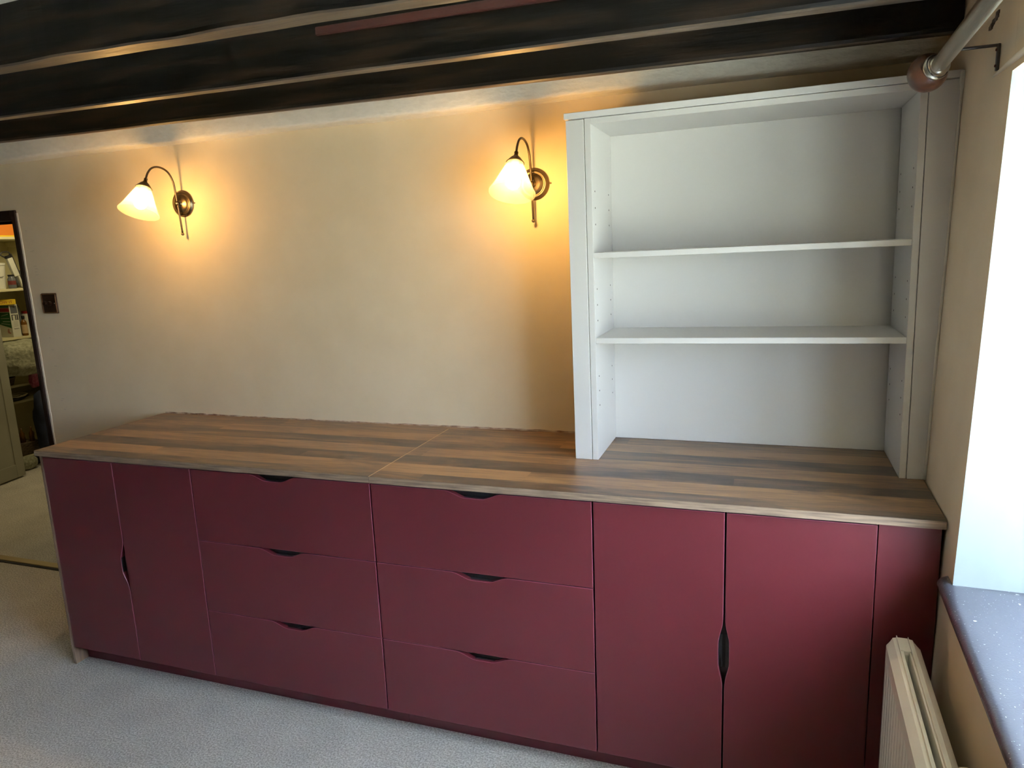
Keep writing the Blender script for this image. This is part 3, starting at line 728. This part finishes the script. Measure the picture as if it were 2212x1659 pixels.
bm = bmesh.new(); pts = [rad_pt(3.031, -0.50, 0.60), rad_pt(3.046, -0.505, 0.605), rad_pt(3.055, -0.51, 0.595), rad_pt(3.056, -0.535, 0.56), rad_pt(3.058, -0.55, 0.50)]
tube(bm, spline(pts, 4), 0.0035, 8); link_mesh('wall_bracket', bm, M_rad, rd, smooth=True)
bm = bmesh.new(); tube(bm, [rad_pt(2.991, -0.16, 0.001), rad_pt(2.991, -0.16, 0.15)], 0.0075, 14); link_mesh('pipe', bm, M_rad, rd, smooth=True)
bm = bmesh.new(); tube(bm, [rad_pt(2.991, -1.22, 0.001), rad_pt(2.991, -1.22, 0.15)], 0.0075, 14); link_mesh('pipe', bm, M_rad, rd, smooth=True)

# ------------------------------------------------------------------ hall beyond the doorway
bm = bmesh.new()
box(bm, -4.1, 0.2, 3.0, 3.1, 0, CEIL)
box(bm, 0.1, 0.2, WY+0.13, 3.0, 0, CEIL)
box(bm, -3.56, -3.5, WY+0.13, 3.0, 0, CEIL)
struct(link_mesh('wall_hall', bm, M_hallw))
# open cupboard in the hall: carcass walls
cb = thing('cupboard', 'cream built-in cupboard with open shelves seen through the doorway', 'cupboard', (-3.2, 2.1, 0.0))
def cbx(name, x0, x1, y0, y1, z0, z1, m=M_cup, bevel=0.002): return mbox(name, x0, x1, y0, y1, z0, z1, m, cb, bevel=bevel, off=(-3.2, 2.1, 0))
cbx('side_panel', -3.46, -2.95, 2.52, 2.54, 0.0, 2.2); cbx('side_panel', -3.46, -3.0, 1.50, 1.52, 0.0, 2.2)
cbx('back_panel', -3.48, -3.46, 1.50, 2.54, 0.0, 2.2)
for z, x in ((1.85, -3.0), (1.4445, -3.0), (1.055, -3.07), (0.675, -3.06), (0.545, -3.05), (0.09, -3.02)):
    cbx('shelf', -3.46, x, 1.52, 2.52, z-0.02, z)
cbx('shelf_batten', -3.46, -3.02, 2.50, 2.52, 1.785, 1.8298)
cbx('kick_board', -3.04, -3.02, 1.52, 2.52, 0.0, 0.069, M_carc)
# hall door leaf, pale olive, with a sunk panel
dl = thing('door_leaf', 'pale olive panelled cupboard door ajar, seen through the doorway', 'door', (-2.788, 1.877, 0.0))
dl.rotation_euler = (0, 0, math.atan2(-0.2385, 0.043))
ztop = 1.98
bm = bmesh.new()    # local +x runs along the leaf away from its free edge
W = 0.78
box(bm, 0, 0.075, -0.035, 0, 0.012, ztop); box(bm, W-0.075, W, -0.035, 0, 0.012, ztop)
box(bm, 0.075, W-0.075, -0.035, 0, 0.012, 0.115); box(bm, 0.075, W-0.075, -0.035, 0, ztop-0.1, ztop)
link_mesh('leaf_frame', bm, M_olive, dl, bevel=0.003, seg=2)
mbox('sunk_panel', 0.075, W-0.075, -0.025, -0.008, 0.115, ztop-0.1, M_olive, dl)
o = bpy.data.objects

# things on the cupboard shelves
def sm(name, col, r=0.5, **k): return mat(name, col, r, **k)
M_orange = sm('orange_card', (0.75, 0.22, 0.02)); M_yel = sm('yellow_card', (0.80, 0.55, 0.02)); M_red = sm('red_plastic', (0.42, 0.03, 0.02), 0.35)
M_plas = sm('white_plastic', (0.70, 0.70, 0.62), 0.35); M_green = sm('green_print', (0.02, 0.12, 0.035), 0.4); M_card = sm('white_card', (0.66, 0.66, 0.56), 0.5)
M_blk = sm('black_plastic', (0.01, 0.01, 0.012), 0.4); M_ink = sm('black_ink', (0.02, 0.02, 0.02), 0.5); M_redink = sm('red_ink', (0.35, 0.03, 0.03), 0.5)
M_amber = sm('amber_liquid', (0.16, 0.07, 0.01), 0.15); M_lab = sm('cream_label', (0.55, 0.40, 0.22), 0.5); M_clear = sm('grey_clear_plastic', (0.13, 0.14, 0.155), 0.2)
M_fur = noise_mix(sm('grey_green_fleece', (0.35, 0.36, 0.25), 0.95), (0.26, 0.27, 0.18), (0.46, 0.46, 0.33), (40, 40, 40), 6, bump=1.0, dist=0.01)
M_pink = noise_mix(sm('pink_print_fabric', (0.4, 0.07, 0.15), 0.8), (0.30, 0.04, 0.10), (0.46, 0.16, 0.22), (50, 50, 50), 2)
M_navy = noise_mix(sm('navy_quilted_fabric', (0.012, 0.018, 0.045), 0.8), (0.008, 0.012, 0.03), (0.02, 0.03, 0.07), (10, 10, 10), 4, bump=0.6, dist=0.01)
M_wick = noise_mix(sm('brown_wicker', (0.12, 0.08, 0.04), 0.8), (0.05, 0.035, 0.02), (0.17, 0.12, 0.06), (30, 30, 160), 3, bump=1.0, dist=0.006)
M_cream = sm('cream_cable', (0.60, 0.55, 0.38), 0.5)
t = thing('box', 'orange card box on the top cupboard shelf', 'box', (-3.15, 2.17, 1.8505))
mbox('carton', -0.13, 0.13, -0.13, 0.115, 0, 0.2, M_orange, t, bevel=0.002); mbox('lid_rim', -0.132, 0.1325, -0.132, 0.117, 0.0, 0.012, M_yel, t)
t = thing('bucket', 'white plastic bucket with lid on the second cupboard shelf', 'bucket', (-3.13, 2.115, 1.445))
bm = bmesh.new(); lathe(bm, [(0, 0), (0.082, 0), (0.098, 0.185), (0, 0.185)], None, 36); link_mesh('tub', bm, M_plas, t, smooth=False, bevel=0.002)
bm = bmesh.new(); lathe(bm, [(0, 0.185), (0.102, 0.185), (0.103, 0.201), (0.094, 0.205), (0, 0.205)], None, 36); link_mesh('lid', bm, M_plas, t, bevel=0.001)
bm = bmesh.new(); tube(bm, [(0.099*math.cos(a), 0.099*math.sin(a), 0.17-0.075*abs(math.sin((a+1.6)))) for a in [-2.6+2.9*i/20 for i in range(21)]], 0.002, 6); link_mesh('wire_handle', bm, M_iron, t, smooth=True)
# leaning white hand tool
t = thing('hand_tool', 'cream and dark metal hand tool leaning on the second cupboard shelf', 'tool', (-3.06, 2.292, 1.4455)); t.rotation_euler = (math.radians(15), 0, 0)
mbox('tool_body', -0.015, 0.015, -0.024, 0.020, 0.10, 0.25, M_card, t, bevel=0.004, seg=2); mbox('tool_back', -0.02, 0.01, 0.021, 0.031, 0.0, 0.275, M_iron, t, bevel=0.003)
mbox('tool_bar', -0.008, 0.012, 0.004, 0.019, 0.004, 0.0995, M_card, t, bevel=0.002); mbox('tool_clip', -0.010, 0.018, -0.030, 0.012, 0.2505, 0.27, M_blk, t, bevel=0.003)
bm = bmesh.new(); tube(bm, spline([(0.0, -0.028, 0.26), (0, -0.055, 0.29), (0, -0.03, 0.305), (0, 0.012, 0.295), (0, 0.022, 0.27)], 5), 0.005, 8); link_mesh('tool_hook', bm, M_iron, t, smooth=True)
t = thing('jar', 'dark glass jar with a red label in front of the hand tool', 'jar', (-3.05, 2.212, 1.445))
bm = bmesh.new(); lathe(bm, [(0, 0), (0.026, 0), (0.028, 0.01), (0.028, 0.075), (0.020, 0.090), (0.020, 0.098), (0, 0.098)], None, 24); link_mesh('glass', bm, M_clear, t, smooth=True)
bm = bmesh.new(); lathe(bm, [(0.0285, 0.03), (0.0285, 0.062)], None, 24); o = link_mesh('paper_label', bm, sm('dull_red_label', (0.16, 0.03, 0.025), 0.6), t, smooth=True); o['label'] = 'red paper label'
bm = bmesh.new(); lathe(bm, [(0, 0.0981), (0.0225, 0.0981), (0.0225, 0.11), (0, 0.11)], None, 24); link_mesh('lid', bm, M_blk, t)
t = thing('bag', 'crumpled dark bag of fixings at the right end of the second shelf', 'bag', (-3.21, 2.42, 1.445))
def blob(name, m, parent, rx_, ry_, rz_, seed, amp=0.12, seg=28, flat=True):
    rnd = random.Random(seed); bm = bmesh.new(); bmesh.ops.create_uvsphere(bm, u_segments=seg, v_segments=seg//2, radius=1)
    ph = [rnd.uniform(0, 6) for _ in range(9)]
    for v in bm.verts:
        c = v.co.copy(); k = 1+amp*(math.sin(c.x*5+ph[0])*math.sin(c.y*6+ph[1])+0.6*math.sin(c.z*9+ph[2]+c.x*4)+0.4*math.sin(c.y*15+ph[3]+c.z*7))
        s = lambda a: math.copysign(abs(a)**0.75, a)
        v.co = Vector((s(c.x)*rx_*k, s(c.y)*ry_*k, max(s(c.z)*rz_*k, -rz_) + rz_))
    return link_mesh(name, bm, m, parent, smooth=True)
blob('pouch', M_clear, t, 0.05, 0.055, 0.07, 4, 0.2)
# green box
t = thing('box', 'tall white and green printed carton on the third cupboard shelf', 'box', (-3.13, 2.212, 1.0555))
mbox('carton', -0.10, 0.045, -0.035, 0.033, 0, 0.262, M_card, t, bevel=0.001)
bm = bmesh.new(); prism(bm, [(-0.095, 0.105), (0.03, 0.075), (0.041, 0.07), (0.041, 0.200), (-0.095, 0.200)], 'y', -0.0357, -0.0351); link_mesh('printed_panel', bm, M_green, t)
bm = bmesh.new()
for a0, a1, w in (((-0.06, 0.17), (0.02, 0.185), .003), ((-0.07, 0.15), (0.03, 0.152), .003), ((-0.05, 0.125), (0.035, 0.125), .004), ((-0.07, 0.11), (0.03, 0.10), .003)):
    prism(bm, [(a0[0], a0[1]), (a1[0], a1[1]), (a1[0], a1[1]+w), (a0[0], a0[1]+w)], 'y', -0.0363, -0.0358)
link_mesh('printed_rays', bm, M_card, t)
mbox('red_band', -0.095, 0.041, -0.0357, -0.0351, 0.205, 0.235, M_redink, t); mbox('dark_band', -0.095, 0.041, -0.0357, -0.0351, 0.238, 0.255, M_green, t)
RY_ = Matrix.Rotation(PI/2, 4, 'X')
text_mesh('letters', 'iL', 0.055, M_redink, t, Matrix.Translation((0.005, -0.0358, 0.048)) @ RY_)
RX_ = Matrix.Rotation(PI/2, 4, 'Z') @ Matrix.Rotation(PI/2, 4, 'X')
mbox('blue_grey_panel', 0.0451, 0.0456, -0.028, 0.027, 0.19, 0.252, M_clear, t)
bm = bmesh.new()
box(bm, 0.0451, 0.0456, -0.026, -0.018, 0.135, 0.180); box(bm, 0.0451, 0.0456, 0.002, 0.010, 0.135, 0.180); box(bm, 0.0451, 0.0456, 0.016, 0.026, 0.135, 0.180); box(bm, 0.0451, 0.0456, -0.018, 0.002, 0.175, 0.180)
for k in range(4): box(bm, 0.0451, 0.0454, -0.018, 0.018, 0.12-k*0.011, 0.1215-k*0.011)
link_mesh('printed_marks', bm, M_ink, t)
text_mesh('letters', 'Series 6', 0.013, M_ink, t, Matrix.Translation((0.0457, 0.0, 0.066)) @ RX_)
t = thing('box', 'flat yellow box lying on top of the green and white carton', 'box', (-3.14, 2.19, 1.3185)); t.rotation_euler = (0, 0, -0.35)
mbox('carton', -0.075, 0.075, -0.10, 0.055, 0, 0.042, M_yel, t, bevel=0.002)
text_mesh('letters', 'LOW IT', 0.030, M_redink, t, Matrix.Translation((0.0755, -0.02, 0.02)) @ RX_)
text_mesh('letters', 'LOW IT', 0.030, M_redink, t, Matrix.Translation((-0.02, -0.1005, 0.02)) @ RY_)
t = thing('bottle', 'small amber bottle with black cap beside the printed carton', 'bottle', (-3.10, 2.288, 1.0555))
bm = bmesh.new(); lathe(bm, [(0, 0), (0.021, 0), (0.022, 0.006), (0.022, 0.105), (0.018, 0.118), (0.009, 0.130), (0.009, 0.138), (0, 0.138)], None, 24); link_mesh('glass', bm, M_amber, t, smooth=True)
bm = bmesh.new(); lathe(bm, [(0.0224, 0.02), (0.0224, 0.09)], None, 24); o = link_mesh('paper_label', bm, M_lab, t, smooth=True)
bm = bmesh.new(); lathe(bm, [(0, 0.1385), (0.0125, 0.1385), (0.0125, 0.162), (0, 0.162)], None, 20); link_mesh('cap', bm, M_blk, t)
t = thing('tub', 'white plastic tub with red lid at the back of the third shelf', 'tub', (-3.24, 2.425, 1.0555))
bm = bmesh.new(); lathe(bm, [(0, 0), (0.04, 0), (0.045, 0.17), (0, 0.17)], None, 24); link_mesh('tub_body', bm, M_plas, t, bevel=0.002)
bm = bmesh.new(); lathe(bm, [(0, 0.1705), (0.035, 0.1705), (0.035, 0.192), (0, 0.192)], None, 24); link_mesh('lid', bm, M_red, t, bevel=0.002)
t = thing('bottle', 'grey clear plastic bottle behind the printed carton', 'bottle', (-3.24, 2.335, 1.0555))
bm = bmesh.new(); lathe(bm, [(0, 0), (0.034, 0), (0.035, 0.22), (0.022, 0.25), (0.016, 0.255), (0.016, 0.275), (0, 0.275)], None, 20); link_mesh('bottle_body', bm, M_clear, t, smooth=True)
t = thing('cushion', 'grey-green fleece cushion stuffed under the third cupboard shelf', 'cushion', (-3.03, 2.17, 0.745))
blob('cover', M_fur, t, 0.16, 0.22, 0.143, 8, 0.05, 40)
t = thing('basket', 'brown wicker basket on the fourth cupboard shelf', 'basket', (-3.15, 2.07, 0.6755))
bm = bmesh.new(); lathe(bm, [(0, 0), (0.07, 0), (0.09, 0.062), (0.086, 0.062), (0.066, 0.006), (0, 0.006)], None, 32); link_mesh('weave', bm, M_wick, t)
t = thing('bag', 'pink printed fabric bag hanging at the right of the cupboard', 'bag', (-3.005, 2.225, 0.635))
blob('pouch', M_pink, t, 0.028, 0.038, 0.064, 21, 0.07); t.location.x = -3.0
t = thing('bowl', 'dark bowl holding a coil of cream cable', 'bowl', (-3.12, 2.11, 0.5455))
bm = bmesh.new(); lathe(bm, [(0, 0), (0.06, 0), (0.115, 0.028), (0.111, 0.028), (0.058, 0.004), (0, 0.004)], None, 32); link_mesh('dish', bm, M_iron, t, smooth=True)
t = thing('cable', 'coil of cream cable lying in the dark bowl', 'cable', (-3.12, 2.11, 0.5755))
bm = bmesh.new(); pts = []
rnd = random.Random(2)
for i in range(150):
    a = i*0.24; rr = 0.055+0.03*math.sin(i*0.037+1)+0.008*math.sin(i*0.5); pts.append((rr*math.cos(a)+0.012*math.sin(i*.11), rr*math.sin(a)*1.1, 0.008+0.007*math.sin(i*0.21)+0.004*(i % 25)/25))
tube(bm, pts, 0.0045, 6); link_mesh('coil', bm, M_cream, t, smooth=True)
t = thing('bag', 'bulky navy bag standing before the lower cupboard shelves', 'bag', (-2.90, 2.245, 0.0))
blob('pouch', M_navy, t, 0.10, 0.13, 0.31, 31, 0.05, 36)
t = thing('crate', 'brown wicker crate of bottles at the bottom of the cupboard', 'crate', (-3.14, 2.12, 0.0905))
bm = bmesh.new(); box(bm, -0.11, 0.10, -0.15, 0.10, 0, 0.10); link_mesh('weave', bm, M_wick, t, bevel=0.008, seg=2)
b0 = thing('bottle', 'amber glass bottle in the wicker crate, leftmost of the three', 'bottle', (-3.08, 2.05, 0.191), 'amber bottles in the crate')
bm = bmesh.new(); lathe(bm, [(0, 0), (0.02, 0), (0.02, 0.07), (0.008, 0.09), (0.008, 0.12), (0, 0.12)], None, 16)
link_mesh('glass', bm, M_amber, b0, smooth=True)
for (a, b), lab in (((-3.10, 2.115), 'amber glass bottle in the wicker crate, middle of the three'), ((-3.07, 2.175), 'amber glass bottle in the wicker crate, rightmost of the three')):
    c = b0.copy(); C.objects.link(c); c.location = (a, b, 0.191); c['label'] = lab
    for ch in b0.children:
        d = ch.copy(); C.objects.link(d); d.parent = c
t = thing('cushion', 'small round olive cushion on the floor before the cupboard', 'cushion', (-2.93, 2.03, 0.075))
t.location = (-2.955, 2.01, 0.0)
blob('cover', M_fur, t, 0.055, 0.085, 0.055, 12, 0.03)
